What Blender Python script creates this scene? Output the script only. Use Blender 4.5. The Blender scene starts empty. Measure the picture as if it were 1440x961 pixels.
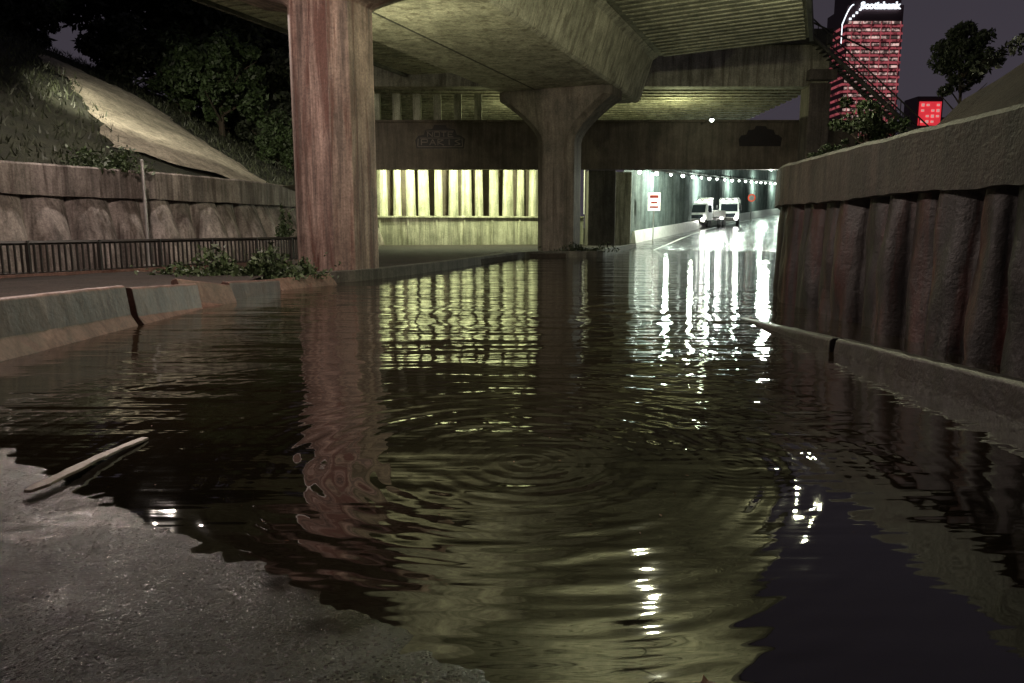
import bpy, math, random
import numpy as np
from mathutils import Vector, Matrix, noise
random.seed(7); np.random.seed(7)
scene=bpy.context.scene
scene.view_settings.view_transform='Standard'
scene.view_settings.look='None'
scene.view_settings.exposure=0
COL=scene.collection

# ------------------------------------------------------------------ helpers
class MB:
    def __init__(s): s.v=[]; s.f=[]; s.m=[]
    def add(s,vs,fs,mi=0):
        b=len(s.v); s.v+= [tuple(v) for v in vs]
        s.f+=[tuple(b+i for i in f) for f in fs]; s.m+=[mi]*len(fs)
    def box(s,c,d,mi=0,rot=0.0,M=None):
        x,y,z=d[0]/2,d[1]/2,d[2]/2
        vs=[Vector(p) for p in [(-x,-y,-z),(x,-y,-z),(x,y,-z),(-x,y,-z),(-x,-y,z),(x,-y,z),(x,y,z),(-x,y,z)]]
        R=M if M is not None else Matrix.Rotation(rot,3,'Z')
        vs=[R@v+Vector(c) for v in vs]
        s.add(vs,[(0,3,2,1),(4,5,6,7),(0,1,5,4),(1,2,6,5),(2,3,7,6),(3,0,4,7)],mi)
    def cyl(s,p0,p1,r0,r1=None,n=12,mi=0):
        r1=r0 if r1 is None else r1
        p0=Vector(p0);p1=Vector(p1);d=(p1-p0).normalized()
        a=d.orthogonal().normalized();b=d.cross(a)
        vs=[];
        for p,r in((p0,r0),(p1,r1)):
            for i in range(n):
                t=2*math.pi*i/n; vs.append(p+a*math.cos(t)*r+b*math.sin(t)*r)
        fs=[(i,(i+1)%n,n+(i+1)%n,n+i) for i in range(n)]
        fs+=[tuple(range(n-1,-1,-1)),tuple(range(n,2*n))]
        s.add(vs,fs,mi)
    def loft(s,rings,mi=0,cap=True):
        n=len(rings[0]); vs=[v for r in rings for v in r]; fs=[]
        for k in range(len(rings)-1):
            for i in range(n):
                fs.append((k*n+i,k*n+(i+1)%n,(k+1)*n+(i+1)%n,(k+1)*n+i))
        if cap:
            fs.append(tuple(range(n-1,-1,-1))); fs.append(tuple((len(rings)-1)*n+i for i in range(n)))
        s.add(vs,fs,mi)
    def grid(s,rows,mi=0):
        n=len(rows[0]); vs=[v for r in rows for v in r]; fs=[]
        for k in range(len(rows)-1):
            for i in range(n-1):
                fs.append((k*n+i,k*n+i+1,(k+1)*n+i+1,(k+1)*n+i))
        s.add(vs,fs,mi)
    def sphere(s,c,r,mi=0,nu=12,nv=8):
        rings=[]
        for j in range(nv+1):
            ph=-math.pi/2+math.pi*j/nv
            rr=max(1e-4,math.cos(ph))*r
            rings.append([(c[0]+rr*math.cos(2*math.pi*i/nu),c[1]+rr*math.sin(2*math.pi*i/nu),c[2]+r*math.sin(ph)) for i in range(nu)])
        s.loft(rings,mi)
    def obj(s,name,mats,parent=None,smooth=False,bevel=0,recalc=True):
        me=bpy.data.meshes.new(name); me.from_pydata(s.v,[],s.f); 
        for m in mats: me.materials.append(m)
        me.polygons.foreach_set('material_index',s.m)
        if recalc:
            import bmesh
            bm=bmesh.new(); bm.from_mesh(me); bmesh.ops.recalc_face_normals(bm,faces=bm.faces); bm.to_mesh(me); bm.free()
        if smooth:
            me.polygons.foreach_set('use_smooth',[True]*len(me.polygons))
        me.update()
        o=bpy.data.objects.new(name,me); COL.objects.link(o)
        if parent: o.parent=parent
        if bevel:
            b=o.modifiers.new('bevel','BEVEL'); b.width=bevel; b.segments=2; b.limit_method='ANGLE'
        return o
def empty(name,loc=(0,0,0)):
    o=bpy.data.objects.new(name,None); COL.objects.link(o); o.location=loc; return o
def resample(pts,step):
    P=[Vector((p[0],p[1],0)) if len(p)==2 else Vector(p) for p in pts]
    Q=[P[0]*2-P[1]]+P+[P[-1]*2-P[-2]]
    fine=[]
    for i in range(1,len(Q)-2):
        for k in range(40):
            t=k/40;a,b,c,d=Q[i-1],Q[i],Q[i+1],Q[i+2]
            fine.append(0.5*((2*b)+(-a+c)*t+(2*a-5*b+4*c-d)*t*t+(-a+3*b-3*c+d)*t**3))
    fine.append(P[-1])
    out=[fine[0]];acc=0
    for a,b in zip(fine[:-1],fine[1:]):
        L=(b-a).length
        while L>0 and acc+L>=step:
            t=(step-acc)/L; a=a+(b-a)*t; out.append(a.copy()); L=(b-a).length; acc=0
        acc+=L
    return out
def frames(path):
    F=[]
    for i,p in enumerate(path):
        a=path[max(0,i-1)];b=path[min(len(path)-1,i+1)]
        t=(b-a);t.z=0;t.normalize(); F.append((p,Vector((t.y,-t.x,0))))   # right normal
    return F
def nz(x,y,s,seed=0): return noise.noise(Vector((x*s,y*s,seed*7.3)))

# ------------------------------------------------------------------ materials
def nmat(name):
    m=bpy.data.materials.new(name); m.use_nodes=True
    nt=m.node_tree; return m,nt,nt.nodes['Principled BSDF']
def N(nt,t,**k):
    n=nt.nodes.new(t)
    for a,b in k.items(): setattr(n,a,b)
    return n
def noise_n(nt,scale=(1,1,1),s=1.0,detail=4,rough=.55,dist=0):
    g=N(nt,'ShaderNodeNewGeometry'); mp=N(nt,'ShaderNodeMapping'); mp.inputs['Scale'].default_value=scale
    nt.links.new(g.outputs['Position'],mp.inputs['Vector'])
    n=N(nt,'ShaderNodeTexNoise'); n.inputs['Scale'].default_value=s; n.inputs['Detail'].default_value=detail
    n.inputs['Roughness'].default_value=rough; n.inputs['Distortion'].default_value=dist
    nt.links.new(mp.outputs[0],n.inputs['Vector']); return n.outputs['Fac']
def ramp(nt,fac,stops):
    r=N(nt,'ShaderNodeValToRGB'); e=r.color_ramp.elements
    while len(e)<len(stops): e.new(.5)
    for el,(p,c) in zip(e,stops):
        el.position=p; el.color=(c,c,c,1) if isinstance(c,(int,float)) else (*c,1)
    nt.links.new(fac,r.inputs['Fac']); return r.outputs['Color']
def mix(nt,a,b,f,mode='MIX'):
    m=N(nt,'ShaderNodeMix',data_type='RGBA',blend_type=mode)
    for sock,v in ((m.inputs[0],f),(m.inputs[6],a),(m.inputs[7],b)):
        if hasattr(v,'links') or hasattr(v,'is_linked'): nt.links.new(v,sock)
        else: sock.default_value=v if isinstance(v,(int,float)) else (*v,1)
    return m.outputs[2]
def math_n(nt,op,a,b=0.0):
    m=N(nt,'ShaderNodeMath',operation=op)
    for s,v in ((m.inputs[0],a),(m.inputs[1],b)):
        if isinstance(v,(int,float)): s.default_value=v
        else: nt.links.new(v,s)
    return m.outputs[0]
def concrete(name,c1,c2,stain=(.06,.03,.02),stain_amt=.6,rough=.8,bump=.02,streak=.6,lines=None):
    m,nt,b=nmat(name)
    big=noise_n(nt,s=.8,detail=5,rough=.68)
    col=ramp(nt,big,[(.32,c1),(.66,c2)])
    st=noise_n(nt,(2.6,2.6,.16),1.0,4,.7)
    col=mix(nt,col,ramp(nt,st,[(.38,.20),(.6,1.0)]),streak,'MULTIPLY')
    st2=noise_n(nt,(1.3,1.3,.12),1.9,4,.7,.4)
    f=ramp(nt,st2,[(.5,0.0),(.64,stain_amt)])
    col=mix(nt,col,stain,f)
    fine=noise_n(nt,s=14,detail=4,rough=.75)
    col=mix(nt,col,ramp(nt,fine,[(.35,.40),(.6,1.0)]),.7,'MULTIPLY')
    nt.links.new(col,b.inputs['Base Color'])
    b.inputs['Roughness'].default_value=rough
    h=math_n(nt,'ADD',math_n(nt,'MULTIPLY',fine,.35),math_n(nt,'MULTIPLY',big,1.0))
    bp=N(nt,'ShaderNodeBump'); bp.inputs['Distance'].default_value=bump; bp.inputs['Strength'].default_value=1
    nt.links.new(h,bp.inputs['Height']); nt.links.new(bp.outputs[0],b.inputs['Normal'])
    return m
def plain(name,c,rough=.6,metal=0,var=.5,s=3,bump=0):
    m,nt,b=nmat(name)
    f=noise_n(nt,s=s,detail=4,rough=.6)
    col=ramp(nt,f,[(.3,tuple(x*(1-var) for x in c)),(.7,c)])
    nt.links.new(col,b.inputs['Base Color']); b.inputs['Roughness'].default_value=rough; b.inputs['Metallic'].default_value=metal
    if bump:
        bp=N(nt,'ShaderNodeBump'); bp.inputs['Distance'].default_value=bump
        nt.links.new(f,bp.inputs['Height']); nt.links.new(bp.outputs[0],b.inputs['Normal'])
    return m
def emis(name,c,st):
    m,nt,b=nmat(name); b.inputs['Base Color'].default_value=(*c,1)
    b.inputs['Emission Color'].default_value=(*c,1); b.inputs['Emission Strength'].default_value=st; return m

M_gird=concrete('girder_concrete',(.27,.26,.20),(.55,.52,.41),(.08,.065,.04),.65,streak=.45)
M_deck=concrete('deck_concrete',(.22,.22,.165),(.44,.43,.32),(.06,.055,.035),.5,streak=.3)
M_dark=concrete('dark_concrete',(.05,.047,.042),(.12,.112,.095),(.03,.025,.02),.6)  # concrete in a much darker tone
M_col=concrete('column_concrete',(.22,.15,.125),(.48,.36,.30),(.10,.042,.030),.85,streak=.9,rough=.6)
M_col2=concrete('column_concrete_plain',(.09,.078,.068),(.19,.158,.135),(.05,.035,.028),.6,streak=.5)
M_lwall=concrete('wall_concrete',(.22,.19,.17),(.46,.41,.37),(.07,.05,.04),.7,streak=.7,bump=.05)
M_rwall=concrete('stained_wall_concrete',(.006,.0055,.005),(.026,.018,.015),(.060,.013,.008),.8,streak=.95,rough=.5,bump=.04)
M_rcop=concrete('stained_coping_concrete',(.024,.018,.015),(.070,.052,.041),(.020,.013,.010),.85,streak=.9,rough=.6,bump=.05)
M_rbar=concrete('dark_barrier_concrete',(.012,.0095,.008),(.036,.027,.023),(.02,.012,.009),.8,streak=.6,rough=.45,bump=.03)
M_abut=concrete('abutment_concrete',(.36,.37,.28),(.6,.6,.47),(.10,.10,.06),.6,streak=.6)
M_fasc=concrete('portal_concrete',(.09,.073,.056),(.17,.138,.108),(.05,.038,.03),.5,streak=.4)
M_barr=concrete('barrier_concrete',(.10,.055,.043),(.22,.130,.102),(.065,.022,.015),.8,streak=.5,rough=.5)
M_earth=concrete('bare_earth',(.018,.013,.010),(.042,.030,.023),(.013,.010,.007),.5,rough=.95,bump=.15,streak=.1)
M_grassy=concrete('grassy_earth',(.018,.022,.012),(.05,.055,.03),(.02,.015,.01),.5,rough=.95,bump=.2,streak=.1)
M_chute=concrete('chute_concrete',(.26,.235,.18),(.52,.47,.36),(.15,.13,.09),.7,rough=.9,bump=.12,streak=.3)
M_metal=plain('dark_metal',(.05,.045,.04),.5,.6)
M_galv=plain('galvanised_metal',(.5,.5,.48),.4,.5,.3)
M_white=plain('white_paint',(.75,.75,.72),.5,0,.25)
M_red=plain('red_paint',(.35,.03,.02),.4)
M_black=plain('black_rubber',(.02,.02,.02),.7)
M_wood=plain('wet_wood',(.32,.24,.17),.5,0,.5,12,.01)
M_bark=plain('bark',(.06,.045,.03),.9,0,.5,6,.03)
def leafmat(name,c):
    m,nt,b=nmat(name)
    f=noise_n(nt,s=1.3,detail=2)
    g=N(nt,'ShaderNodeNewGeometry')
    r=g.outputs['Random Per Island']
    col=ramp(nt,f,[(.3,tuple(x*.45 for x in c)),(.7,c)])
    col=mix(nt,col,ramp(nt,r,[(0,.5),(1,1.3)]),1.0,'MULTIPLY')
    nt.links.new(col,b.inputs['Base Color']); b.inputs['Roughness'].default_value=.6
    return m
M_leaf=leafmat('leaves',(.055,.09,.03))
M_leafd=leafmat('dark_leaves',(.028,.038,.017))
M_grass=leafmat('grass_blades',(.042,.052,.024))
M_dleaf=leafmat('fallen_leaf',(.35,.15,.06))

def asphalt(name):
    m,nt,b=nmat(name)
    fine=noise_n(nt,s=130,detail=2,rough=.7)
    v=N(nt,'ShaderNodeTexVoronoi'); v.inputs['Scale'].default_value=80
    g=N(nt,'ShaderNodeNewGeometry'); nt.links.new(g.outputs['Position'],v.inputs['Vector'])
    big=noise_n(nt,s=1.5,detail=5)
    col=ramp(nt,big,[(.3,(.010,.009,.009)),(.7,(.030,.026,.026))])
    spk=ramp(nt,v.outputs['Color'],[(.72,0.6),(.9,3.0)])
    col=mix(nt,col,spk,1.0,'MULTIPLY')
    nt.links.new(col,b.inputs['Base Color'])
    nt.links.new(ramp(nt,big,[(.42,.13),(.56,.24)]),b.inputs['Roughness'])
    b.inputs['IOR'].default_value=1.42
    h=math_n(nt,'ADD',math_n(nt,'MULTIPLY',v.outputs['Distance'],-.9),math_n(nt,'MULTIPLY',fine,.7))
    bp=N(nt,'ShaderNodeBump'); bp.inputs['Distance'].default_value=.0042
    nt.links.new(ramp(nt,big,[(.36,.3),(.5,1.0)]),bp.inputs['Strength'])
    nt.links.new(h,bp.inputs['Height']); nt.links.new(bp.outputs[0],b.inputs['Normal'])
    return m
M_asph=asphalt('wet_asphalt')

def water():
    m,nt,b=nmat('flood_water')
    g=N(nt,'ShaderNodeNewGeometry')
    silt=noise_n(nt,(.4,.4,1),1.0,3)
    nt.links.new(ramp(nt,silt,[(.3,(.009,.007,.004)),(.7,(.022,.016,.009))]),b.inputs['Base Color'])
    b.inputs['Roughness'].default_value=.03; b.inputs['IOR'].default_value=2.2
    n1=noise_n(nt,(.20,1.0,1),.9,2,.45,.1)
    n2=noise_n(nt,(.36,2.6,1),1.7,2,.5,.2)
    n3=noise_n(nt,(1.3,9,1),1.5,1,.5)
    sp=N(nt,'ShaderNodeSeparateXYZ'); nt.links.new(g.outputs['Position'],sp.inputs[0])
    mr=N(nt,'ShaderNodeMapRange'); mr.inputs['From Min'].default_value=3; mr.inputs['From Max'].default_value=14; mr.inputs['To Min'].default_value=.40; mr.inputs['To Max'].default_value=1.7
    nt.links.new(sp.outputs['Y'],mr.inputs['Value'])
    h=math_n(nt,'MULTIPLY',n1,.034)
    h=math_n(nt,'ADD',h,math_n(nt,'MULTIPLY',n2,.0110))
    h=math_n(nt,'ADD',h,math_n(nt,'MULTIPLY',n3,.0017))
    h=math_n(nt,'MULTIPLY',h,mr.outputs[0])
    wob=noise_n(nt,(1,1,1),.8,2)
    gate=noise_n(nt,(.5,1.2,1),.9,2)
    gate=ramp(nt,gate,[(.36,.2),(.6,1.0)])
    for (cx,cy,k,amp,fall,wb) in ((.1,4.9,44,.0015,.40,.22),(.1,4.9,95,.0003,1.8,.02),(1.5,4.85,90,.0003,2.2,.02),(-.3,5.4,25,.0026,.36,.5),(2.3,9.0,20,.0022,.30,.4),(.6,13,9,.006,.2,1.0)):
        d=N(nt,'ShaderNodeVectorMath',operation='DISTANCE'); nt.links.new(g.outputs['Position'],d.inputs[0]); d.inputs[1].default_value=(cx,cy,0)
        r=math_n(nt,'ADD',d.outputs['Value'],math_n(nt,'MULTIPLY',wob,wb))
        s=math_n(nt,'SINE',math_n(nt,'MULTIPLY',r,k))
        e=math_n(nt,'EXPONENT',math_n(nt,'MULTIPLY',r,-fall))
        t=math_n(nt,'MULTIPLY',math_n(nt,'MULTIPLY',s,e),amp)
        if wb>.1: t=math_n(nt,'MULTIPLY',t,gate)
        h=math_n(nt,'ADD',h,t)
    bp=N(nt,'ShaderNodeBump'); bp.inputs['Distance'].default_value=1; bp.inputs['Strength'].default_value=1
    nt.links.new(h,bp.inputs['Height']); nt.links.new(bp.outputs[0],b.inputs['Normal'])
    return m
M_water=water()

# ------------------------------------------------------------------ world, camera
w=bpy.data.worlds.new("World"); scene.world=w; w.use_nodes=True
nt=w.node_tree; bg=nt.nodes['Background']
sky=N(nt,'ShaderNodeTexSky',sky_type='NISHITA'); sky.sun_disc=False; sky.sun_elevation=math.radians(-4); sky.sun_rotation=math.radians(200)
tc=N(nt,'ShaderNodeTexCoord'); sp=N(nt,'ShaderNodeSeparateXYZ'); nt.links.new(tc.outputs['Generated'],sp.inputs[0])
r=N(nt,'ShaderNodeValToRGB'); e=r.color_ramp.elements
e[0].position=0; e[0].color=(.068,.058,.074,1); e[1].position=.6; e[1].color=(.042,.037,.050,1)
nt.links.new(sp.outputs['Z'],r.inputs['Fac'])
mx=N(nt,'ShaderNodeMix',data_type='RGBA',blend_type='ADD'); mx.inputs[0].default_value=.02
nt.links.new(r.outputs[0],mx.inputs[6]); nt.links.new(sky.outputs[0],mx.inputs[7])
nt.links.new(mx.outputs[2],bg.inputs['Color']); bg.inputs['Strength'].default_value=.76
cam=bpy.data.cameras.new('camera'); co=bpy.data.objects.new('camera',cam); COL.objects.link(co)
co.location=(0,0,1.6); co.rotation_euler=(math.radians(90-8.77),0,0); cam.lens=26; cam.sensor_width=36; cam.clip_end=4000; cam.clip_start=.05
scene.camera=co

def lamp_light(parent,name,loc,col,power,rad=.12,spot=None,aim=None):
    L=bpy.data.lights.new(name,'SPOT' if spot else 'POINT'); L.color=col; L.energy=power; L.shadow_soft_size=rad
    o=bpy.data.objects.new(name,L); COL.objects.link(o); o.location=loc
    if spot:
        L.spot_size=math.radians(spot); L.spot_blend=.8 if spot<140 else .25
        o.rotation_euler=(Vector(aim)-Vector(loc)).to_track_quat('-Z','Y').to_euler()
    if parent: o.parent=parent
    return o

# ------------------------------------------------------------------ ground, road, water
mb=MB(); mb.grid([[(-2500,-1500,-3),(2500,-1500,-3)],[(-2500,3500,-3),(2500,3500,-3)]]); mb.obj('ground',[M_earth],recalc=False)

sh0=Vector((-3.95,5.53));sh1=Vector((-.40,2.41)); sd=(sh1-sh0).normalized(); sn=Vector((sd.y,-sd.x))
if sn.dot(Vector((-4,-2)))<0: sn=-sn
def roadz(x,y):
    q=Vector((x,y))-sh0; s=q.dot(sn); t=q.dot(sd)
    s+= .07*nz(t,0,1.4)+.07*nz(t,s,5)+.05*nz(t,s,13)+.04*math.sin(t*1.9+.6)-.12+.07*t
    z=.045*s if s>0 else max(-1.0,.09*s)
    z+=.005*nz(x,y,2.3)+.004*nz(x,y,9)
    return z
mb=MB(); rows=[]
ys=list(np.arange(-9,0.6,.4))+list(np.arange(.6,7,.04))+list(np.arange(7,20,.5))
xs=list(np.arange(-14,-6,.4))+list(np.arange(-6,1.5,.045))+list(np.arange(1.5,6.6,.3))
for y in ys: rows.append([(x,y,roadz(x,y)) for x in xs])
mb.grid(rows); mb.obj('road',[M_asph],smooth=True,recalc=False)
def farz(y): return -1.0 if y<35 else (-1+ (y-35)*.0588 if y<52 else (y-52)*.046)
cl=resample([(0,19),(4,28),(9,40),(14.5,52),(20.5,68),(27,84),(36,103),(48,125),(66,155),(95,195)],1.5)
mb=MB(); rows=[]
for p,n in frames(cl): rows.append([Vector((p.x,p.y,farz(p.y)))+n*o for o in (-22 if p.y<54 else -11,-4,0,4,10)])
mb.grid(rows); mb.obj('underpass_road',[M_asph],smooth=True,recalc=False)
mb=MB()
for off,dash in((-4.6,0),(0,1),(5,0)):
    F=frames(cl)
    F=[q for q in F if q[0].y>50]
    for i in range(len(F)-1):
        if dash and i%4>1: continue
        a,na=F[i];b_,nb=F[i+1]
        za=farz(a.y)+.006; zb=farz(b_.y)+.006
        mb.grid([[Vector((a.x,a.y,za))+na*(off-.08),Vector((a.x,a.y,za))+na*(off+.08)],[Vector((b_.x,b_.y,zb))+nb*(off-.08),Vector((b_.x,b_.y,zb))+nb*(off+.08)]])
mb.obj('road_markings',[M_white],recalc=False)
mb=MB(); mb.grid([[(-40,-12,0),(60,-12,0)],[(-40,58,0),(60,58,0)]]); mb.obj('flood_water',[M_water],recalc=False)

# ------------------------------------------------------------------ left side: verge, wall, fence, hill
lw=[(-24,4),(-19.6,15),(-16,23),(-12.6,30.5),(-11.4,38),(-11.1,48),(-11.3,58.6)]
LP=resample(lw,.06)
def corr(s,per,amp):
    t=(s/per)%1.0
    return amp*math.sqrt(max(0,1-(2*t-1)**2))
def pile_wall(name,path,side,ztop,cop_h,mats,per=1.15,amp=.38,zb=-1.2,cop_out=.5,cop_back=.5,step=.07,seed=0,rough=1.0,lean=.25):
    root=empty(name)
    F=frames(path)
    zs=[zb,-.2,.0,.25,.5,.8,1.1,1.4,1.7,1.95,2.2,2.35,ztop-cop_h*.9,ztop-cop_h+.02]
    zs=sorted(set(z for z in zs if z<ztop-cop_h+.03))
    cols=[]
    for i,(p,n) in enumerate(F):
        s=i*step
        sw=s+.22*math.sin(s*.7)+.1*math.sin(s*2.3)
        ki=int(sw/per); am=amp*(1+.22*math.sin(ki*2.7+seed))
        c=corr(sw,per,am)
        col=[]
        for z in zs:
            tp=1-lean*max(0,z/(ztop-cop_h))**1.5
            o=c*tp+rough*(.07*nz(s*1.0,z*.5,1.1,seed)+.05*nz(s,z*.35,4,seed+2))
            col.append(p+n*side*o+Vector((0,0,z)))
        cols.append(col)
    mb=MB(); mb.grid(cols); mb.obj('piles',[mats[0]],root,smooth=True,recalc=False)
    mb=MB(); rings=[]
    for i in range(0,len(F),4):
        p,n=F[i]; s=i*step; e=.04*nz(s,0,.8,seed)+.03*nz(s,0,4,seed); f=.02*nz(s,3,2.5,seed)
        q=[(-cop_back,ztop-cop_h),(cop_out+f,ztop-cop_h+e),(cop_out+f,ztop-.06+f),(cop_out-.05,ztop+f),(-cop_back,ztop+f)]
        rings.append([p+n*side*o+Vector((0,0,z)) for o,z in q])
    mb.loft(rings); mb.obj('coping',[mats[1]],root)
    return root
pile_wall('retaining_wall',LP,1,3.62,1.0,[M_lwall,M_lwall],amp=1.15,per=1.35,cop_out=.45,seed=1,lean=.78,step=.06)

mb=MB(); rows=[]
for y in np.arange(-6,22,.5):
    row=[]
    for x in np.arange(-24,-6.4,.5):
        z=.32+.05*nz(x,y,.7)+.03*nz(x,y,3)
        row.append((x,y,z))
    rows.append(row)
mb.grid(rows); mb.obj('verge',[M_earth],smooth=True,recalc=False)
poly=[(-7.5,20.8),(-5.3,21.6),(-4.3,23.2),(-2.6,28.5),(.6,39.3),(4.4,40.6),(5.4,45),(7.5,52),(9.4,58),(9.4,66),(-13,66),(-13,40),(-14.5,30),(-18,22),(-12,20.8)]
mb=MB(); n_=len(poly)
mb.add([(x,y,-1.5) for x,y in poly]+[(x,y,.22) for x,y in poly],[tuple(range(n_,2*n_))]+[(i,(i+1)%n_,n_+(i+1)%n_,n_+i) for i in range(n_)])
mb.obj('median_island',[M_earth])
kp=resample([(-7.4,20.9),(-5.4,21.6),(-4.4,23.2),(-2.6,28.5),(.6,39.2),(4.6,40.5),(5.6,45),(7.6,52),(9.6,58)],.6)
mb=MB(); rings=[]
for p,n in frames(kp):
    rings.append([p+n*o+Vector((0,0,z)) for o,z in ((-.15,-.8),(.15,-.8),(.13,.33+.02*nz(p.x,p.y,1)),(-.15,.34))])
mb.loft(rings); mb.obj('kerb',[M_dark],bevel=.02)

root=empty('steel_railing'); mb=MB()
rp=resample([(-17.5,9),(-14.2,16.5),(-11.2,22),(-8.6,27),(-7.9,30)],.16)
for i,p in enumerate(rp):
    mb.box((p.x,p.y,.78),(.045,.045,.8))
    if i%12==0: mb.box((p.x,p.y,.75),(.09,.09,1.0))
mb.obj('balusters',[M_metal],root)
mb=MB()
for z,r_ in((1.2,.055),(.42,.03)):
    rings=[[p+n*math.cos(a)*r_+Vector((0,0,z+math.sin(a)*r_)) for a in (0,1.57,3.14,4.71)] for p,n in frames(rp)]
    mb.loft(rings)
mb.obj('rails',[M_metal],root)
mb=MB(); rings=[[p+n*o+Vector((0,0,z)) for o,z in((-.15,0),(.15,0),(.15,.40),(-.15,.40))] for p,n in frames(rp)]
mb.loft(rings); mb.obj('plinth',[M_barr],root)

for (x,y,z1) in ((-12.2,25.0,3.75),(-15.6,22.4,4.25)):
    mb=MB(); mb.cyl((x,y,.3),(x,y,z1),.05); mb.box((x,y,.34),(.25,.25,.06)); mb.sphere((x,y,z1),.06); mb.obj('metal_post',[M_galv])

hp=resample([(-30,-12),(-24,4),(-19.6,15),(-16,23),(-12.6,30.5),(-11.4,38),(-11.1,48),(-11.4,60),(-12,80)],1.2)
def hillz(d,x,y):
    z=3.3+.52*max(0,d-.6)
    if d>20: z=3.3+.52*19.4+ (d-20)*.12
    return z+.35*nz(x,y,.25)*min(1,d/3)+.12*nz(x,y,.9)*min(1,d/3)
mb=MB(); rows=[]
offs=[.45,.8,1.2,1.8,2.5]+list(np.arange(3.3,24,.9))+[26,30,36,44,55]
HF=frames(hp)
for p,n in HF:
    row=[]
    for d in offs:
        q=p-n*d; row.append((q.x,q.y,hillz(d,q.x,q.y)))
    rows.append(row)
mb.grid(rows); mb.obj('hill',[M_grassy],smooth=True,recalc=False)
HFf=resample([(-30,-12),(-24,4),(-19.6,15),(-16,23),(-12.6,30.5),(-11.4,38),(-11.1,48),(-11.4,60),(-12,80)],.3)
def wall_d(x,y):
    return min(((Vector((x,y,0))-p).length) for p in HFf)
mb=MB(); rows=[]
A=Vector((-12.9,34.3));B=Vector((-25.6,46.8)); dv=(B-A); 
def chute_hw(t): return 2.2*(1-min(1,max(0,t)))+2.6
for i in range(49):
    t=i/48; c=A+dv*t; pr=Vector((-dv.y,dv.x)).normalized()
    hw=chute_hw(t)
    row=[]
    for k in range(17):
        u=(k/16-.5)*2
        q=c+pr*(u*(hw+.6*nz(t*16,0,.9,int(u>0))))
        d=wall_d(q.x,q.y)
        row.append((q.x,q.y,hillz(d,q.x,q.y)+.24-.2*abs(u)**3+.08*nz(q.x,q.y,1.7)))
    rows.append(row)
mb.grid(rows); mb.obj('bare_slope_path',[M_chute],smooth=True,recalc=False)

# ------------------------------------------------------------------ barriers
def jersey(p0,p1,z0,z1,roll=0,H=.82,mat=M_barr):
    p0=Vector((*p0,0));p1=Vector((*p1,0)); d=(p1-p0);L=d.length;d.normalize();n=Vector((d.y,-d.x,0))
    prof=[(-.31,-H),(-.31,-H+.09),(-.15,-H+.34),(-.09,-.03),(-.06,0),(.06,0),(.09,-.03),(.15,-H+.34),(.31,-H+.09),(.31,-H)]
    rings=[]; k=max(3,int(L/.2))
    for i in range(k+1):
        t=i/k; c=p0+d*L*t; zt=z0+(z1-z0)*t
        ring=[]
        for o,z in prof:
            o2=o*math.cos(roll)-z*math.sin(roll); z2=z*math.cos(roll)+o*math.sin(roll)
            j=.016*nz(c.y*3+o*9,z*8,1.3,3)
            ring.append(c+n*(o2+j)+Vector((0,0,zt+z2+j)))
        rings.append(ring)
    mb=MB(); mb.loft(rings); return mb.obj('jersey_barrier',[mat],bevel=.012)
jersey((-6.55,-.2),(-6.5,6.3),.92,.80)
jersey((-6.5,6.38),(-6.42,12.1),.79,.66)
jersey((-6.40,12.25),(-6.35,14.7),.61,.50,.04)
jersey((-6.75,14.75),(-6.15,16.0),.58,.36,.28)
jersey((-6.3,16.25),(-5.95,18.7),.42,.30,-.10)
jersey((-6.2,19.2),(-5.2,21.0),.26,.30,.5)
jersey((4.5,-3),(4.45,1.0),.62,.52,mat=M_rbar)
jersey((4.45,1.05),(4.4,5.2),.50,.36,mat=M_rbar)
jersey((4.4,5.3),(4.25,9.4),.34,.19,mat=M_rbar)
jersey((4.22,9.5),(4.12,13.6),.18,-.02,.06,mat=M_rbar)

# ------------------------------------------------------------------ right wall
rw=[(5.95,-8),(5.85,0),(5.85,8),(6.05,14),(6.4,17.0),(8.0,20.5),(11.5,26),(17.5,36),(24.5,48),(33.5,64),(45,85),(60,108),(85,140)]
RP=resample(rw,.06)
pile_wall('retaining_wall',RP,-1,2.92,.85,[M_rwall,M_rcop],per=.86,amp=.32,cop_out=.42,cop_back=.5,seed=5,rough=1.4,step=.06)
rp2=resample([(5.95,-8),(5.85,0),(5.85,8),(6.05,14),(6.9,18),(9.9,23),(14.5,31),(24.5,48),(45,85)],.7)
mb=MB(); rows=[]
for p,n in frames(rp2):
    row=[]
    for d,z in((.4,2.75),(.8,2.85),(1.2,2.95),(1.7,3.2),(2.2,3.5),(2.8,4.05),(3.4,4.6),(4.4,5.5),(5.2,6.1),(6.5,6.3),(10,6.4),(25,6.6),(60,7)):
        if p.y>14: z=2.75+(z-2.75)*max(.25,1-(p.y-14)*.055)
        q=p+n*d; row.append((q.x,q.y,z+.25*nz(q.x,q.y,.6)+.16*nz(q.x,q.y,2)))
    rows.append(row)
mb.grid(rows); mb.obj('embankment',[M_earth],smooth=True,recalc=False)

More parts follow.
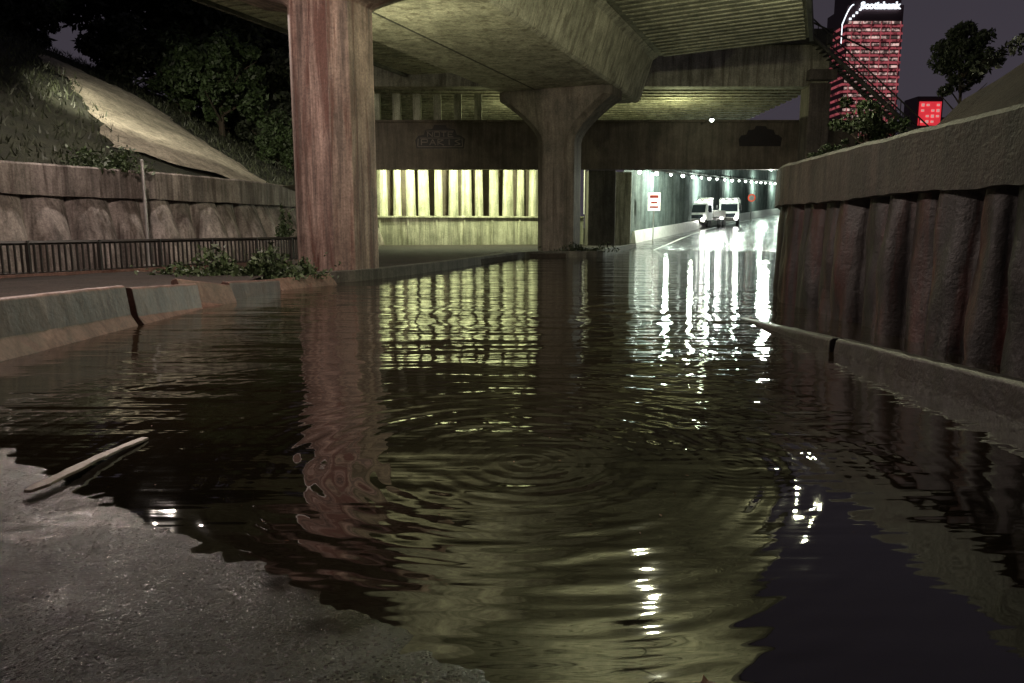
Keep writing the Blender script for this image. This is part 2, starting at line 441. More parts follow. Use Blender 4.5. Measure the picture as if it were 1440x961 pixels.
# ------------------------------------------------------------------ elevated road (flyover)
C1=Vector((-5.44,23.35,0)); C2=Vector((2.70,42.9,0)); D=(C2-C1).normalized(); NR=Vector((D.y,-D.x,0)); SP=(C2-C1).length
def W(s,n,z): return C1+D*s+NR*n+Vector((0,0,z))
fly=empty('flyover')
ZS=9.05; ZD=11.65
def strip_prism(mb,prof,s0,s1,k,mi=0):
    rings=[]
    for i in range(k+1):
        s=s0+(s1-s0)*i/k; rings.append([W(s,n,z) for n,z in prof])
    mb.loft(rings,mi)
S0,S1=-42,26.2
mb=MB()
strip_prism(mb,[(-3.2,ZS),(3.2,ZS),(3.35,ZS+.12),(4.05,ZD-.25),(4.4,ZD-.02),(-4.4,ZD-.02),(-4.05,ZD-.25),(-3.35,ZS+.12)],S0,S1,20)
mb.obj('box_girder',[M_gird],fly,bevel=.03)
mb=MB()
strip_prism(mb,[(-12.7,ZD+.25),(-4.6,ZD),(4.6,ZD),(12.7,ZD+.25),(12.7,ZD+.7),(-12.7,ZD+.7)],S0,S1,20)
s=S0+.3
while s<S1:
    for sg in(-1,1):
        for (a,b_) in((4.7,12.5),):
            za=ZD-.06;zb=ZD+.19
            c=[W(s-.09,sg*a,za),W(s+.09,sg*a,za),W(s+.09,sg*b_,zb),W(s-.09,sg*b_,zb)]
            c2=[v+Vector((0,0,.1)) for v in c]
            mb.add(c+c2,[(0,1,2,3),(4,5,6,7),(0,1,5,4),(1,2,6,5),(2,3,7,6),(3,0,4,7)])
    s+=.7
mb.obj('deck_slab',[M_deck],fly)
mb=MB()
for sg in(-1,1):
    strip_prism(mb,[(sg*12.45,ZD+.7),(sg*12.75,ZD+.7),(sg*12.75,ZD+1.6),(sg*12.55,ZD+1.6)],S0,S1,10)
    strip_prism(mb,[(sg*12.68,ZD+.05),(sg*12.88,ZD+.05),(sg*12.88,ZD+.75),(sg*12.68,ZD+.75)],S0,S1,10)
mb.obj('parapets',[M_dark],fly)
mb=MB()
strip_prism(mb,[(-1.07,ZS-.012),(-.97,ZS-.012),(-.97,ZS+.02),(-1.07,ZS+.02)],S0,S1,4)
for s in np.arange(S0+2,S1,5.3):
    a=[W(s-.02,-3.19,ZS-.008),W(s+.02,-3.19,ZS-.008),W(s+.02,3.19,ZS-.008),W(s-.02,3.19,ZS-.008)]
    mb.add(a,[(0,1,2,3)])
mb.obj('soffit_joints',[M_dark],fly,recalc=False)
def column(s,zc,mat,zb=-1.3):
    rings=[]
    def ring(hn,hd,ch,z): 
        return [W(s+b_,a,z) for a,b_ in((-hn,-hd+ch),(-hn+ch,-hd),(hn-ch,-hd),(hn,-hd+ch),(hn,hd-ch),(hn-ch,hd),(-hn+ch,hd),(-hn,hd-ch))]
    mb=MB()
    H0=1.06
    zz=[zb,0]+list(np.linspace(.5,zc,10))
    for z in zz: rings.append(ring(H0,H0,.42,z))
    zt=ZS-.45
    for i in range(1,9):
        t=i/8; f=t**1.55; rings.append(ring(H0+2.2*f,H0+.35*f,.42,zc+(zt-zc)*t))
    rings.append(ring(3.27,1.45,.42,ZS-.003))
    mb.loft(rings)
    for a in(-.62,0,.62):
        c=[W(s-H0-.03,a-.03,0),W(s-H0-.03,a+.03,0),W(s-H0-.03,a+.03,zc),W(s-H0-.03,a-.03,zc)]
        c2=[v+D*.05 for v in c]
        mb.add(c+c2,[(0,1,2,3),(4,5,6,7),(0,1,5,4),(1,2,6,5),(2,3,7,6),(3,0,4,7)])
    return mb.obj('bridge_column',[mat],None,bevel=.03)
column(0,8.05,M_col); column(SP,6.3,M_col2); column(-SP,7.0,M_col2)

# ------------------------------------------------------------------ crossing bridge + portal
xb=empty('crossing_bridge')
mb=MB()
mb.box((4,54.2,12.8),(36,1.2,3.0))
mb.box((4,65,12.9),(36,21,.5))
for i,y in enumerate(np.arange(55.6,74,1.25)): mb.box((4,y,12.15),(36,.5,1.3))
mb.obj('girders',[M_gird],xb,bevel=.02)
mb=MB(); mb.box((4,53.4,14.6),(36,.25,.9)); mb.box((4,53.45,14.12),(36.2,.5,.12)); mb.obj('parapet',[M_dark],xb)
mb=MB(); mb.box((21.4,54.2,6.5),(1.5,1.6,10)); mb.box((21.4,53.9,12.0),(1.9,1.9,.7)); mb.box((-13,56,6),(1.5,3,11)); mb.obj('end_piers',[M_col2],xb,bevel=.04)
port=empty('tunnel_portal')
mb=MB(); mb.box((6,56.5,7.56),(39,.7,3.4)); mb.box((6,56.35,9.3),(39,.95,.14)); mb.box((6,67,7.9),(38,20,.5))
mb.obj('header_beam',[M_fasc],port,bevel=.02)
mb=MB()
for x in np.arange(-11.5,-2,1.5): mb.box((x,56.6,10.3),(.55,.6,1.9))
mb.obj('bearing_posts',[M_abut],port)
mb=MB(); mb.box((6.85,58.6,2.4),(2.1,2.4,7)); mb.obj('shade_toned_pier',[M_dark],port,bevel=.05)  # shaded part of the pier, its shade put into darker concrete
mb=MB(); mb.box((8.75,60.5,2.4),(1.3,2.4,7)); mb.obj('light_toned_pier',[M_abut],port,bevel=.05)  # lit part of the pier, its light put into paler concrete
mb=MB(); mb.cyl((5.55,57.3,2.6),(5.55,57.3,5.9),.09); mb.obj('downpipe',[M_white],port)
def graffiti(cx,y,cz,s,mats,par):
    mb=MB()
    out=[(-1.9,-.85),(1.9,-.85),(2.0,-.1),(1.65,.15),(1.35,.2),(1.2,.62),(.6,.7),(.45,.95),(-.45,.98),(-.6,.66),(-1.15,.6),(-1.3,.2),(-1.75,.12),(-2.0,-.2)]
    mb.add([(cx+a*s,y,cz+b_*s) for a,b_ in out],[tuple(range(len(out)))],0)
    def seg(a,b_,wd=.07):
        a=Vector(a);b_=Vector(b_);d=(b_-a).normalized();q=Vector((-d.y,d.x))*wd/2
        mb.add([(cx+v.x*s,y-.006,cz+v.y*s) for v in(a+q,a-q,b_-q,b_+q)],[(0,1,2,3)],1)
    seg((-1.8,-.72),(1.8,-.72));seg((-1.6,-.05),(1.6,-.05),.05);seg((-1.1,.5),(1.1,.5),.05);seg((-1.75,-.1),(-1.8,-.7));seg((1.75,-.1),(1.8,-.7))
    x=-1.5
    for L in ([(0,0,0,1),(0,1,.6,1),(.6,1,.6,.5),(.6,.5,0,.5)],[(0,0,.3,1),(.3,1,.6,0),(.15,.4,.45,.4)],[(0,0,0,1),(0,1,.55,.9),(.55,.9,0,.5),(0,.5,.6,0)],[(.3,0,.3,1)],[(0,0,.6,.2),(.6,.2,.05,.7),(.05,.7,.6,1)]):
        for a in L: seg((x+a[0]*.8,-.6+a[1]*.45),(x+a[2]*.8,-.6+a[3]*.45),.08)
        x+=.66
    x=-1.0
    for L in ([(0,0,0,1),(0,1,.5,0),(.5,0,.5,1)],[(0,0,.5,0),(.5,0,.5,1),(0,0,0,1),(0,1,.5,1)],[(0,1,.5,1),(.25,1,.25,0)],[(0,0,0,1),(0,0,.5,0),(0,.5,.4,.5),(0,1,.5,1)]):
        for a in L: seg((x+a[0]*.8,.06+a[1]*.36),(x+a[2]*.8,.06+a[3]*.36),.07)
        x+=.55
    mb.obj('graffiti',mats,par,recalc=False)
M_gd=plain('graffiti_dark',(.012,.007,.007),.6); M_gl=plain('graffiti_outline',(.17,.13,.11),.6)
graffiti(-5.3,56.14,8.15,.92,[M_gd,M_gl],port); graffiti(18.3,56.14,8.2,.8,[M_gd,M_gd],port)
ab=empty('abutment_wall'); a0=Vector((-12,59.2,0)); a1=Vector((5.8,62.2,0)); ad=(a1-a0).normalized(); an=Vector((ad.y,-ad.x,0)); L=(a1-a0).length; ang=math.atan2(ad.y,ad.x)
mb=MB(); mb.box((a0+a1)/2-an*1.7+Vector((0,0,3.4)),(L,.4,9),0,ang); mb.obj('back_wall',[M_fasc],ab)  # recess shade behind the ribs put into this darker concrete
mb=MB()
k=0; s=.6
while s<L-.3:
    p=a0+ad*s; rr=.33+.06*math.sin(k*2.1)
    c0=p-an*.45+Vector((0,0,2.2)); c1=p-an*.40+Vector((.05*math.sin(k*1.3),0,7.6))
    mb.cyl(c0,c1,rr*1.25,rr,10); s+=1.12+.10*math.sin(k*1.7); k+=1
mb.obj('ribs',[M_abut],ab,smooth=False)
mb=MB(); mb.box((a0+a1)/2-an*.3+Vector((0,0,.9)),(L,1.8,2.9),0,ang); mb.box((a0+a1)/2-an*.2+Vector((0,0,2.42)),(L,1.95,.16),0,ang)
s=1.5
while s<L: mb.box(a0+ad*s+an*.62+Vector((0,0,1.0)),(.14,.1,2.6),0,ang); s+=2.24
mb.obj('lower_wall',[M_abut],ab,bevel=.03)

M_farw=concrete('far_wall_concrete',(.10,.13,.125),(.22,.26,.245),(.05,.065,.06),.5)
fw=resample([(9.3,61.8),(16.5,77),(25.5,97),(36.5,119),(52,149),(76,185)],.9)
fr=empty('cutting_wall'); mb=MB(); rows=[]; F=frames(fw)
for i,(p,n) in enumerate(F):
    o=.18 if i%2 else -.18
    z=farz(p.y); rows.append([p+n*o+Vector((0,0,z-1)),p+n*o+Vector((0,0,z+5.2)),p+n*(-.1)+Vector((0,0,z+9.5))])
mb.grid(rows); mb.obj('panels',[M_farw],fr,recalc=False)
mb=MB(); rings=[[p+n*o+Vector((0,0,farz(p.y)+z)) for o,z in((.5,-.3),(1.0,-.3),(.85,.85),(.65,.85))] for p,n in F]
mb.loft(rings); mb.obj('road_barrier',[M_white],fr)
mb=MB(); rings=[[p+n*o+Vector((0,0,farz(p.y)+z)) for o,z in((.2,5.9),(.4,5.9),(.4,6.1),(.2,6.1))] for p,n in F]
mb.loft(rings); mb.obj('cable_tray',[M_metal],fr)
M_lamp=emis('lamp_glow_cool',(.85,1,.92),60)
M_lampw=emis('lamp_glow_warm',(1,.82,.68),60)
M_lampg=emis('lamp_glow_green',(.85,1,.6),50)
M_lampd=emis('lamp_glow_small',(.88,1,.90),18)
ai=0
for i in range(2,len(F),6):
    p,n=F[i]; z=farz(p.y)+5.7
    e_=empty('wall_lamp'); mb=MB(); q=p+n*.65+Vector((0,0,z)); mb.box(q+Vector((0,0,.1)),(.5,.5,.1)); mb.box(q-n*.25+Vector((0,0,.15)),(.5,.12,.12)); mb.obj('housing',[M_metal],e_)
    mb=MB(); mb.sphere(q-Vector((0,0,.06)),.16+.04*math.sin(ai*2.3)); mb.obj('lens',[M_lampd],e_)
    if ai%4==1: lamp_light(e_,'light',q+n*1.2-Vector((0,0,.5)),(.80,1,.84),1500,.2)
    ai+=1
def lamp_fix(name,loc,mat,col,power,stem=(0,0,1),r_=.14,dz=-.45,rad=.15,spot=None,aim=None):
    e_=empty(name); loc=Vector(loc); mb=MB()
    mb.cyl(loc+Vector((0,0,.04)),loc+Vector((0,0,.16)),.18,.1,12); mb.cyl(loc+Vector((0,0,.16)),loc+Vector(stem),.03)
    mb.obj('housing',[M_metal],e_); mb=MB(); mb.sphere(loc,r_); mb.obj('lens',[mat],e_)
    if power: lamp_light(e_,'light',loc+Vector((0,0,dz)),col,power,rad,spot,aim)
    return e_
lamp_fix('portal_lamp',(20.35,59.5,6.25),M_lamp,(.94,1,.84),4000,(0,0,1.35),.22,rad=.35)
lamp_fix('portal_lamp',(13.9,53.2,9.0),M_lampd,(.86,1,.62),40,(0,3.0,.1),.14,-.4)
for x in(2,13): lamp_fix('added_soffit_light',(x,60,9.0),M_lampg,(.94,1,.52),720,(0,0,-.8),.1,.5)  # added lamps hidden behind the header to brighten the ceiling ribs
for x in(-8.5,-4,.5): lamp_fix('portal_lamp',(x,57.9,6.5),M_lampg,(.94,1,.58),1800,(0,0,1.1),.1,-.3)
lamp_fix('portal_lamp',(15,62,6.7),M_lampg,(.90,1,.78),2400,(0,0,.9),.1,-.4)
lamp_fix('added_slope_light',(4.0,20.5,9.6),M_lampd,(.97,.95,.62),1600,(0,0,2.0),.13,-.35)
lamp_fix('added_slope_light',(12.7,31.0,11.2),M_lampd,(.97,.95,.62),650,(-.9,.3,.9),.14,-.4)
lamp_fix('added_slope_light',(-7.3,13.8,7.8),M_lampw,(1,.78,.68),3000,(0,0,1.25),.15,-.4,.16,158,(-6.3,17.0,0))
lamp_fix('added_slope_light',(-17.6,28.2,11.5),M_lampw,(1,.92,.72),10500,(.9,-.2,.6),.16,-.3,.2,66,(-18.0,42.0,6.0))  # added lamp above the view, aimed to brighten the bare slope
lamp_fix('added_slope_light',(-13.4,26.6,10.9),M_lampw,(1,.86,.76),2200,(0,0,.9),.14,-.4,.12,155,(-13.0,26.6,0))  # added lamp above the view, makes coping shadows on the wall
lamp_fix('added_soffit_light',(-5.0,25.1,5.2),M_lampg,(.97,.95,.58),1500,(-.1,-.7,.1),.08,.25,.15,130,W(13,1.0,9))  # added lamp hidden behind the column to brighten the girder soffit

def street_lamp(x,y,z0,H,arm,mat,col,power):
    e_=empty('street_lamp'); mb=MB(); mb.cyl((x,y,z0),(x,y,z0+H-.4),.11,.07); 
    ax,ay=arm
    mb.cyl((x,y,z0+H-.4),(x+ax,y+ay,z0+H),.05); mb.box((x+ax,y+ay,z0+H+.05),(.7,.35,.14)); mb.obj('pole',[M_galv],e_)
    mb=MB(); mb.sphere((x+ax,y+ay,z0+H-.06),.13); mb.obj('lens',[mat],e_)
    lamp_light(e_,'light',(x+ax,y+ay,z0+H-.5),col,power,.15); return e_
street_lamp(4.9,-6,.0,9.5,(-3,0),M_lampw,(1,.74,.64),200)

# ------------------------------------------------------------------ signs & trucks
def sign_board(x,y,z,w_,h_):
    e_=empty('road_sign'); mb=MB(); g=farz(y); mb.cyl((x,y+.08,g-.3),(x,y+.08,z+h_/2),.05); mb.obj('post',[M_galv],e_)
    mb=MB(); mb.box((x,y,z),(w_,.05,h_)); mb.obj('board',[emis('sign_face_glow',(.9,.85,.8),.6)],e_)  # board is no lamp; its glow stands in for light on it
    mb=MB(); mb.box((x,y-.03,z+h_*.28),(w_*.7,.02,h_*.16)); mb.box((x,y-.03,z-.05*h_),(w_*.5,.02,h_*.1)); mb.box((x,y-.03,z-.3*h_),(w_*.7,.02,h_*.1)); mb.obj('legend',[M_red],e_)
sign_board(12.0,63.5,3.75,1.05,1.5)
def round_sign(x,y,z):
    e_=empty('speed_limit_sign'); g=farz(y); mb=MB(); mb.cyl((x,y+.1,g-.3),(x,y+.1,z),.06); mb.obj('post',[M_galv],e_)
    mb=MB(); mb.cyl((x,y,z),(x,y+.04,z),.5,n=24); mb.obj('ring',[emis('red_ring_glow',(.9,.12,.05),.5)],e_)  # ring is no lamp; emission imitates light falling on the sign
    mb=MB(); mb.cyl((x,y-.02,z),(x,y-.005,z),.34,n=24); mb.obj('face',[M_white],e_)
round_sign(31.2,98,5.4)
M_glass=plain('dark_glass',(.02,.025,.03),.1,0,.2); M_head=emis('headlamp',(1,1,.92),45); M_tail=emis('tail_light',(1,.05,.03),12)
M_crane=plain('crane_paint',(.42,.40,.36),.4)
def truck(name,x,y,rot,kind,sc=1.0):
    g=farz(y); e_=empty(name,(x,y,g+.02)); e_.rotation_euler=(0,0,rot); e_.scale=(sc,sc,sc)
    mb=MB()
    mb.loft([[(-1.2,-.3,.75),(1.2,-.3,.75),(1.2,1.7,.75),(-1.2,1.7,.75)],[(-1.22,-.3,1.6),(1.22,-.3,1.6),(1.22,1.7,1.6),(-1.22,1.7,1.6)],[(-1.12,.05,2.7),(1.12,.05,2.7),(1.15,1.7,2.75),(-1.15,1.7,2.75)],[(-.95,.35,2.95),(.95,.35,2.95),(.95,1.6,2.95),(-.95,1.6,2.95)]])
    mb.obj('cab',[M_white],e_,bevel=.06)
    mb=MB(); mb.add([(-1.0,-.33,1.68),(1.0,-.33,1.68),(.95,.02,2.6),(-.95,.02,2.6)],[(0,1,2,3)])
    mb.box((0,-.33,1.2),(1.5,.05,.45)); 
    for sx in(-1,1): mb.add([(sx*1.235,.2,1.7),(sx*1.235,1.3,1.7),(sx*1.18,1.3,2.5),(sx*1.18,.35,2.5)],[(0,1,2,3)]); mb.box((sx*1.42,-.2,2.1),(.15,.2,.6))
    mb.obj('windows_and_grille',[M_glass],e_)
    mb=MB(); mb.box((0,-.36,.72),(2.45,.35,.4)); mb.box((0,3.8,.95),(.9,7.5,.3)); mb.obj('bumper_and_chassis',[M_metal],e_,bevel=.04)
    mb=MB()
    for sx in(-1,1): mb.cyl((sx*.85,-.55,.85),(sx*.85,-.62,.85),.2,n=14)
    for sx in(-.8,0,.8): mb.box((sx,.35,3.02),(.25,.12,.12))
    mb.obj('headlamps',[M_head],e_)
    mb=MB()
    for yy in(.7,4.6,5.9):
        for sx in(-1,1): mb.cyl((sx*.85,yy,.5),(sx*1.2,yy,.5),.5,n=20)
    mb.obj('wheels',[M_black],e_)
    mb=MB()
    if kind==0:
        mb.loft([[(-1.2,2.0,1.2),(1.2,2.0,1.2),(1.2,7.4,1.2),(-1.2,7.4,1.2)],[(-1.3,1.9,3.2),(1.3,1.9,3.2),(1.3,7.6,3.1),(-1.3,7.6,3.1)]]); mb.box((0,1.7,3.3),(2.3,1.0,.1))
        mb.obj('tipper_body',[M_white],e_,bevel=.04)
    else:
        mb.loft([[(-1.15,2.0,1.2),(1.15,2.0,1.2),(1.15,6.4,1.2),(-1.15,6.4,1.2)],[(-1.15,2.0,2.0),(1.15,2.0,2.0),(1.15,6.4,2.0),(-1.15,6.4,2.0)]])
        mb.box((0,2.6,2.7),(1.4,.9,1.4)); mb.cyl((.2,2.9,3.2),(-.6,6.6,3.5),.16,.12); mb.cyl((-.6,6.5,3.5),(-.9,3.2,2.6),.1)
        mb.obj('crane_body',[M_crane],e_,bevel=.03)
        mb=MB(); mb.box((-.9,1.9,2.6),(.15,.15,.2)); mb.box((.9,1.9,2.6),(.15,.15,.2)); mb.box((-1.1,-.45,1.35),(.2,.1,.15)); mb.obj('beacons',[M_tail],e_)
    return e_
t1=truck('tipper_truck',26.6,92,-.30,0)
t2=truck('crane_truck',21.4,86.5,-.60,1)
lamp_light(t1,'beam',(-1,-5,3.0),(.9,1,.95),520,.2)

# ------------------------------------------------------------------ pedestrian stair beside bridge
st=empty('footbridge_stair'); mb=MB()
pA=Vector((20.0,52.5,14.6)); pB=Vector((28.5,51.0,6.6)); dd=pB-pA
def beam(mb,a,b_,r_): mb.cyl(a,b_,r_,n=6)
for off in(0,1.6):
    o=Vector((.2*off,off,0))
    beam(mb,pA+o,pB+o,.15); beam(mb,pA+o+Vector((0,0,1.1)),pB+o+Vector((0,0,1.1)),.05)
    for i in range(15):
        t=i/14; beam(mb,pA+o+dd*t,pA+o+dd*t+Vector((0,0,1.1)),.03)
for i in range(34):
    t=i/33; mb.box(pA+dd*t+Vector((.1,.8,.12)),(.3,1.6,.05))
beam(mb,pA+Vector((-1.2,0,1.3)),pA+Vector((4.4,0,-1.2)),.06)
mb.obj('flight',[M_dark],st)

# ------------------------------------------------------------------ office tower + red building
def strips_mat(name,c,st_,sx,thr=.4):
    m,nt,b=nmat(name)
    f=noise_n(nt,(sx,sx,.26),1.0,2,.8)
    k=ramp(nt,f,[(thr,.08),(thr+.18,1.0)])
    b.inputs['Base Color'].default_value=(.05,.02,.02,1)
    nt.links.new(mix(nt,(0,0,0),c,k),b.inputs['Emission Color']); b.inputs['Emission Strength'].default_value=st_
    return m
M_tw=plain('tower_cladding',(.10,.05,.06),.5); M_band=strips_mat('lit_red_floors',(.75,.15,.18),.40,.3,.36); M_win=strips_mat('lit_windows',(1,.66,.6),.8,.35,.45)
tw=empty('office_tower'); tx,ty,tW=186,400,29
mb=MB(); mb.box((tx,ty+12,56),(tW,24,116)); mb.obj('core',[M_tw],tw)
mb=MB(); mb2=MB()
z=3
while z<106:
    mb.box((tx,ty-.25,z),(tW+.4,.5,1.1)); mb.box((tx-tW/2-.25,ty+12,z),(.5,24,1.1))
    mb2.box((tx,ty-.12,z+1.7),(tW-2,.26,1.2)); z+=3.6
for x in np.arange(tx-tW/2+3,tx+tW/2,5): mb.box((x,ty-.3,54),(.35,.5,104))
mb.obj('red_spandrels',[M_band],tw); mb2.obj('window_bands',[M_win],tw)
mb=MB(); mb.box((tx+1,ty+12,119),(tW-3,20,12)); mb.obj('crown',[M_tw],tw)
M_sg=emis('sign_white',(.85,.92,1),1.8)
cu=bpy.data.curves.new('roof_sign','FONT'); cu.body='Scotiabank'; cu.size=4.6; cu.align_x='CENTER'; cu.extrude=.2; cu.offset=.2
so=bpy.data.objects.new('roof_sign',cu); COL.objects.link(so); so.location=(tx+2,ty-1,112.0); so.rotation_euler=(math.radians(90),0,0); so.parent=tw; cu.materials.append(M_sg)
mb=MB(); pts=[Vector((tx-tW/2-2.5+ .6*i, ty-1, 104+ 10*math.sin(i/9*1.5))) for i in range(10)]
for a,b_ in zip(pts[:-1],pts[1:]): mb.cyl(a,b_,.28,n=6)
for k in range(4): mb.box((tx-tW/2+1.5+k*1.6,ty-1,107+k*1.5),(1.1,.3,1.0))
mb.cyl((tx-tW/2-2.4,ty-1,94),(tx-tW/2-2.4,ty-1,104),.22,n=6); mb.obj('roof_light_line',[M_sg],tw)
rb=empty('red_lit_building'); mb=MB(); mb.box((163,304,21),(10,10,62)); mb.box((176,310,17),(18,10,56)); mb.obj('block',[M_tw],rb)
mb=MB(); mb.box((163,298.8,45.5),(8.6,.3,9)); mb.box((176,304.8,42),(17,.3,3))
mb.obj('lit_facade',[emis('lit_red_facade',(1,.05,.07),.6)],rb)
mb=MB()
for kx in range(4):
    for kz in range(4):
        if (kx*3+kz*5)%4!=1: mb.box((160+kx*2,298.5,42.4+kz*2.1),(1.1,.2,.8+.3*((kx+kz)%2)))
mb.obj('windows',[emis('pale_windows',(1,.5,.45),.55)],rb)

# ------------------------------------------------------------------ foliage
def leaf_mesh(name,pts,size,mat,flat=0.0):
    n=len(pts); P=np.array(pts)
    a=np.random.normal(size=(n,3)); a[:,2]*=(1-flat); a/=np.linalg.norm(a,axis=1)[:,None]
    b=np.random.normal(size=(n,3)); b-= (b*a).sum(1)[:,None]*a; b/=np.linalg.norm(b,axis=1)[:,None]
    s=(size*np.random.uniform(.5,1.3,n))[:,None]
    V=np.stack([P-a*s,P+b*s*.45,P+a*s,P-b*s*.45],1).reshape(-1,3)
    me=bpy.data.meshes.new(name); me.from_pydata(V.tolist(),[],[(4*i,4*i+1,4*i+2,4*i+3) for i in range(n)]); me.materials.append(mat); return me
def crown_pts(n,R,H,z0,clumps=38,lumpy=.55):
    out=[]
    cs=[]
    for _ in range(clumps):
        u=np.random.normal(size=3); u/=np.linalg.norm(u); rr=np.random.uniform(.25,1.0)
        cs.append((u[0]*R*rr,u[1]*R*rr,z0+H/2+u[2]*H/2*rr,np.random.uniform(.16,.36)*R))
    for i in range(n):
        c=cs[np.random.randint(len(cs))]; u=np.random.normal(size=3); u/=np.linalg.norm(u); q=np.random.uniform(.3,1)**.5*c[3]
        out.append((c[0]+u[0]*q,c[1]+u[1]*q,c[2]+u[2]*q*.75))
    return out
def tree_proto(R,H,z0,n,size,mat,clumps=38):
    lm=leaf_mesh('crown',crown_pts(n,R,H,z0,clumps),size,mat)
    mb=MB(); mb.cyl((0,0,-.8),(.1,0,z0+H*.35),R*.075,R*.04,8); mb.cyl((.1,0,z0+H*.35),(0,.1,z0+H*.8),R*.04,R*.01,6)
    for i in range(9):
        a=i*2.4; zz=z0*.7+H*.07*i; mb.cyl((0,0,zz),(math.cos(a)*R*.75,math.sin(a)*R*.75,zz+H*.28),R*.03,R*.008,6)
    me=bpy.data.meshes.new('trunk'); me.from_pydata(mb.v,[],mb.f); me.materials.append(M_bark); return lm,me
protos=[tree_proto(4.2,7.5,1.6,10000,.26,M_leaf,46),tree_proto(3.6,6.5,.2,9000,.24,M_leafd,46),tree_proto(4.8,9,2,11000,.28,M_leafd,56)]
def put_tree(pr,x,y,z,s=1,name='tree'):
    e_=empty(name,(x,y,z)); e_.scale=(s,s,s*random.uniform(.9,1.1)); e_.rotation_euler=(0,0,random.uniform(0,6.28))
    for nm,me in zip(('crown','trunk'),pr):
        o=bpy.data.objects.new(nm,me); COL.objects.link(o); o.parent=e_
for (x,y,z,s,k) in [(-17.5,56,5.5,.8,1),(-15.3,60,4.0,.85,1),(-20.5,54,7.6,.8,0),(-24.5,58,9.5,.85,0),(-20,62,6,1.1,2),(-28,55,11,.9,1),(-32.5,50,12,.8,1),(-35,43,12.3,.9,0),(-32,39.5,11.5,.8,1),(-37,38,12.5,.9,2),(-30,60,12,1.2,2),(-36,54,13,1.3,0),(-42,44,13,1.4,2),(-39,32,12.3,1.1,1),(-36,28,12,1.0,1),(-46,36,13,1.5,0),(-24,64,8,1.4,2),(-27,73,10,1.7,0),(-17,71,5,1.4,2),(-13.5,66,3.0,.9,0),(-33.5,35,11.8,.8,1),(-52,52,14,1.9,2),(-42,62,14,1.9,0),(-15.5,52,4.6,.5,0),(-14.0,56,3.5,.6,1)]:
    put_tree(protos[k],x,y,z,s)
tp=tree_proto(1.7,4.2,3.6,9000,.14,M_leafd,46)
put_tree(tp,23.9,41.0,4.6,.95)
tp2=tree_proto(.95,1.9,.5,2600,.07,M_leaf,22)
put_tree(tp2,9.0,19.4,2.7,1.05,'shrub'); put_tree(tp2,7.9,18.8,2.55,.6,'shrub'); put_tree(tp2,10.0,20.7,2.6,.8,'shrub'); put_tree(tp2,11.4,22.8,2.5,.8,'shrub')
def clump(name,cx,cy,z,rx,ry,rz,n,size,mat):
    pts=[]
    for i in range(n):
        x=random.gauss(0,.45);y=random.gauss(0,.45); h=random.random()**1.3
        l=.6+.4*math.sin(x*6+cx)+.3*nz(x*3,y*3,1.5)
        pts.append((cx+x*rx,cy+y*ry,z+h*rz*max(.15,l)))
    me=leaf_mesh(name,pts,size,mat); o=bpy.data.objects.new(name,me); COL.objects.link(o)
clump('weeds',-7.1,20.0,.25,1.5,.7,.85,2600,.09,M_leaf)
clump('weeds',-5.9,20.6,.2,.8,.4,.55,900,.08,M_leaf)
clump('weeds',-8.8,20.5,.25,1.2,.8,.4,900,.08,M_leaf)
clump('creeper',-14.6,27.0,3.5,1.4,1.0,.9,2200,.1,M_leaf)
clump('creeper',-9.9,32.5,1.2,.35,.35,1.3,700,.09,M_leaf)
clump('weeds',4.0,40.8,.3,1.8,.5,.5,700,.09,M_leafd)
pts=[]
for i in range(7000):
    y=random.uniform(3,17); d=random.uniform(3.6,7.5); zz=np.interp(d,[.4,1.2,2.2,3.4,4.4,5.2,6.5,10],[2.75,2.95,3.5,4.6,5.5,6.1,6.3,6.4])
    if y>14: zz=2.75+(zz-2.75)*max(.25,1-(y-14)*.055)
    if nz(d*1.3,y,1.1,9)<-.05: continue
    pts.append((5.9+d,y,zz+random.random()*.22))
o=bpy.data.objects.new('scrub',leaf_mesh('scrub',pts,.07,M_leafd)); COL.objects.link(o)
F2=[];V=[]
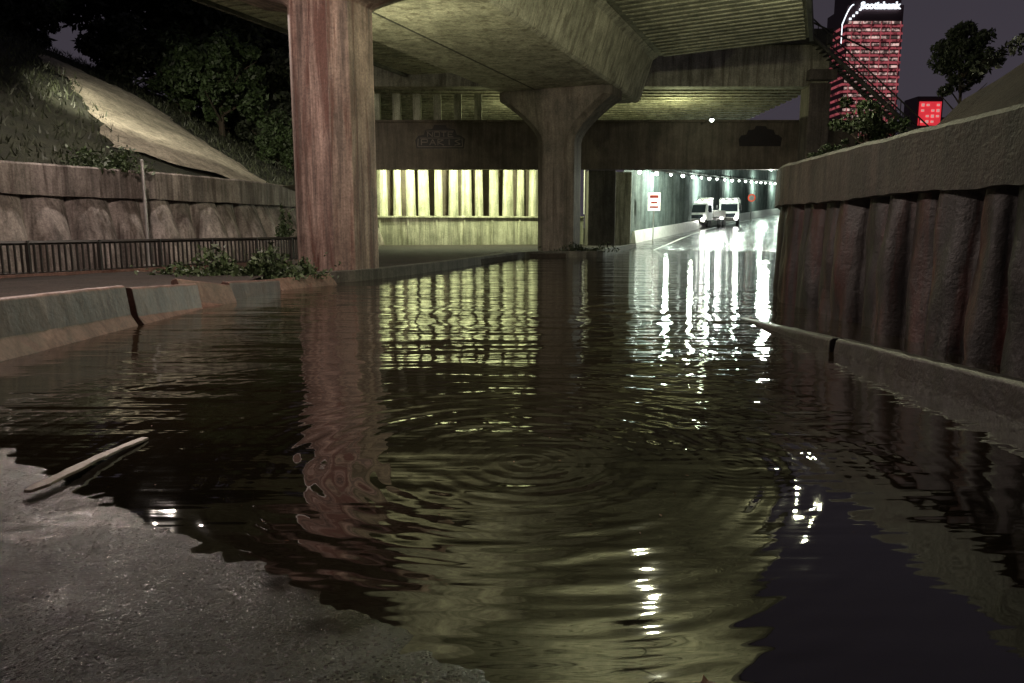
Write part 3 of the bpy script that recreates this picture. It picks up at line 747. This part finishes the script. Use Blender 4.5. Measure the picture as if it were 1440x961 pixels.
for i in range(32000):
    k=random.randrange(8,len(HF)-12); p,n=HF[k]; d=random.uniform(.7,21)
    q=p-n*d+Vector((random.uniform(-.7,.7),random.uniform(-.7,.7),0))
    ap=Vector((q.x,q.y))-A
    t=ap.dot(dv)/dv.length_squared; off=abs((ap-dv*t).length)
    if -.12<t<1.04 and off<chute_hw(t)*random.uniform(.8,1.1): continue
    z=hillz(d,q.x,q.y)-.05; h=random.uniform(.12,.38); a=random.uniform(0,6.28); wv=.04
    b0=len(V); V+=[(q.x-wv*math.cos(a),q.y-wv*math.sin(a),z),(q.x+wv*math.cos(a),q.y+wv*math.sin(a),z),(q.x+random.uniform(-.2,.2),q.y+random.uniform(-.2,.2),z+h)]; F2.append((b0,b0+1,b0+2))
me=bpy.data.meshes.new('grass'); me.from_pydata(V,[],F2); me.materials.append(M_grass); o=bpy.data.objects.new('grass',me); COL.objects.link(o)

# ------------------------------------------------------------------ plank, floating debris
mb=MB()
a=Vector((-2.86,4.18,.06));b_=Vector((-2.80,5.45,.02)); rings=[]
for i in range(13):
    t=i/12; c=a+(b_-a)*t+Vector((.012*math.sin(t*7),0,.006*math.sin(t*5))); wd=.045*(1-.3*t)+.006*math.sin(t*23); h=.010
    if i==0: wd*=.5
    rings.append([c+Vector((-wd,0,-h)),c+Vector((wd,0,-h)),c+Vector((wd,0,h)),c+Vector((-wd,0,h))])
mb.loft(rings); mb.obj('wooden_plank',[M_wood],bevel=.004)
mb=MB()
for i in range(90):
    y=3.6+random.random()**1.3*14; x=random.uniform(-.62,.45)*y
    if roadz(x,y)>-.01: continue
    s_=random.uniform(.004,.012); t=random.uniform(0,6.28); z=.004
    mb.add([(x+s_*1.6*math.cos(t),y+s_*1.6*math.sin(t),z),(x-s_*.6*math.sin(t),y+s_*.6*math.cos(t),z+.004),(x-s_*1.6*math.cos(t),y-s_*1.6*math.sin(t),z+.002),(x+s_*.6*math.sin(t),y-s_*.6*math.cos(t),z+.003)],[(0,1,2,3)])
mb.obj('floating_debris',[M_dleaf],recalc=False)
mb=MB(); x,y=.68,2.38
outl=[]
for k in range(10):
    rr=.05 if k%2==0 else .022; t=k*.628+.3; outl.append((x+rr*math.cos(t),y+rr*.8*math.sin(t),.012+.008*(k%3)))
mb.add([(x,y,.024)]+outl,[(0,1+i,1+(i+1)%10) for i in range(10)])
mb.obj('maple_leaf',[M_dleaf],recalc=False)

S=bpy.data.lights.new('moon','SUN'); S.energy=.012; S.angle=math.radians(.5); S.color=(.8,.85,1); so=bpy.data.objects.new('moon',S); COL.objects.link(so); so.rotation_euler=(math.radians(50),0,math.radians(30))
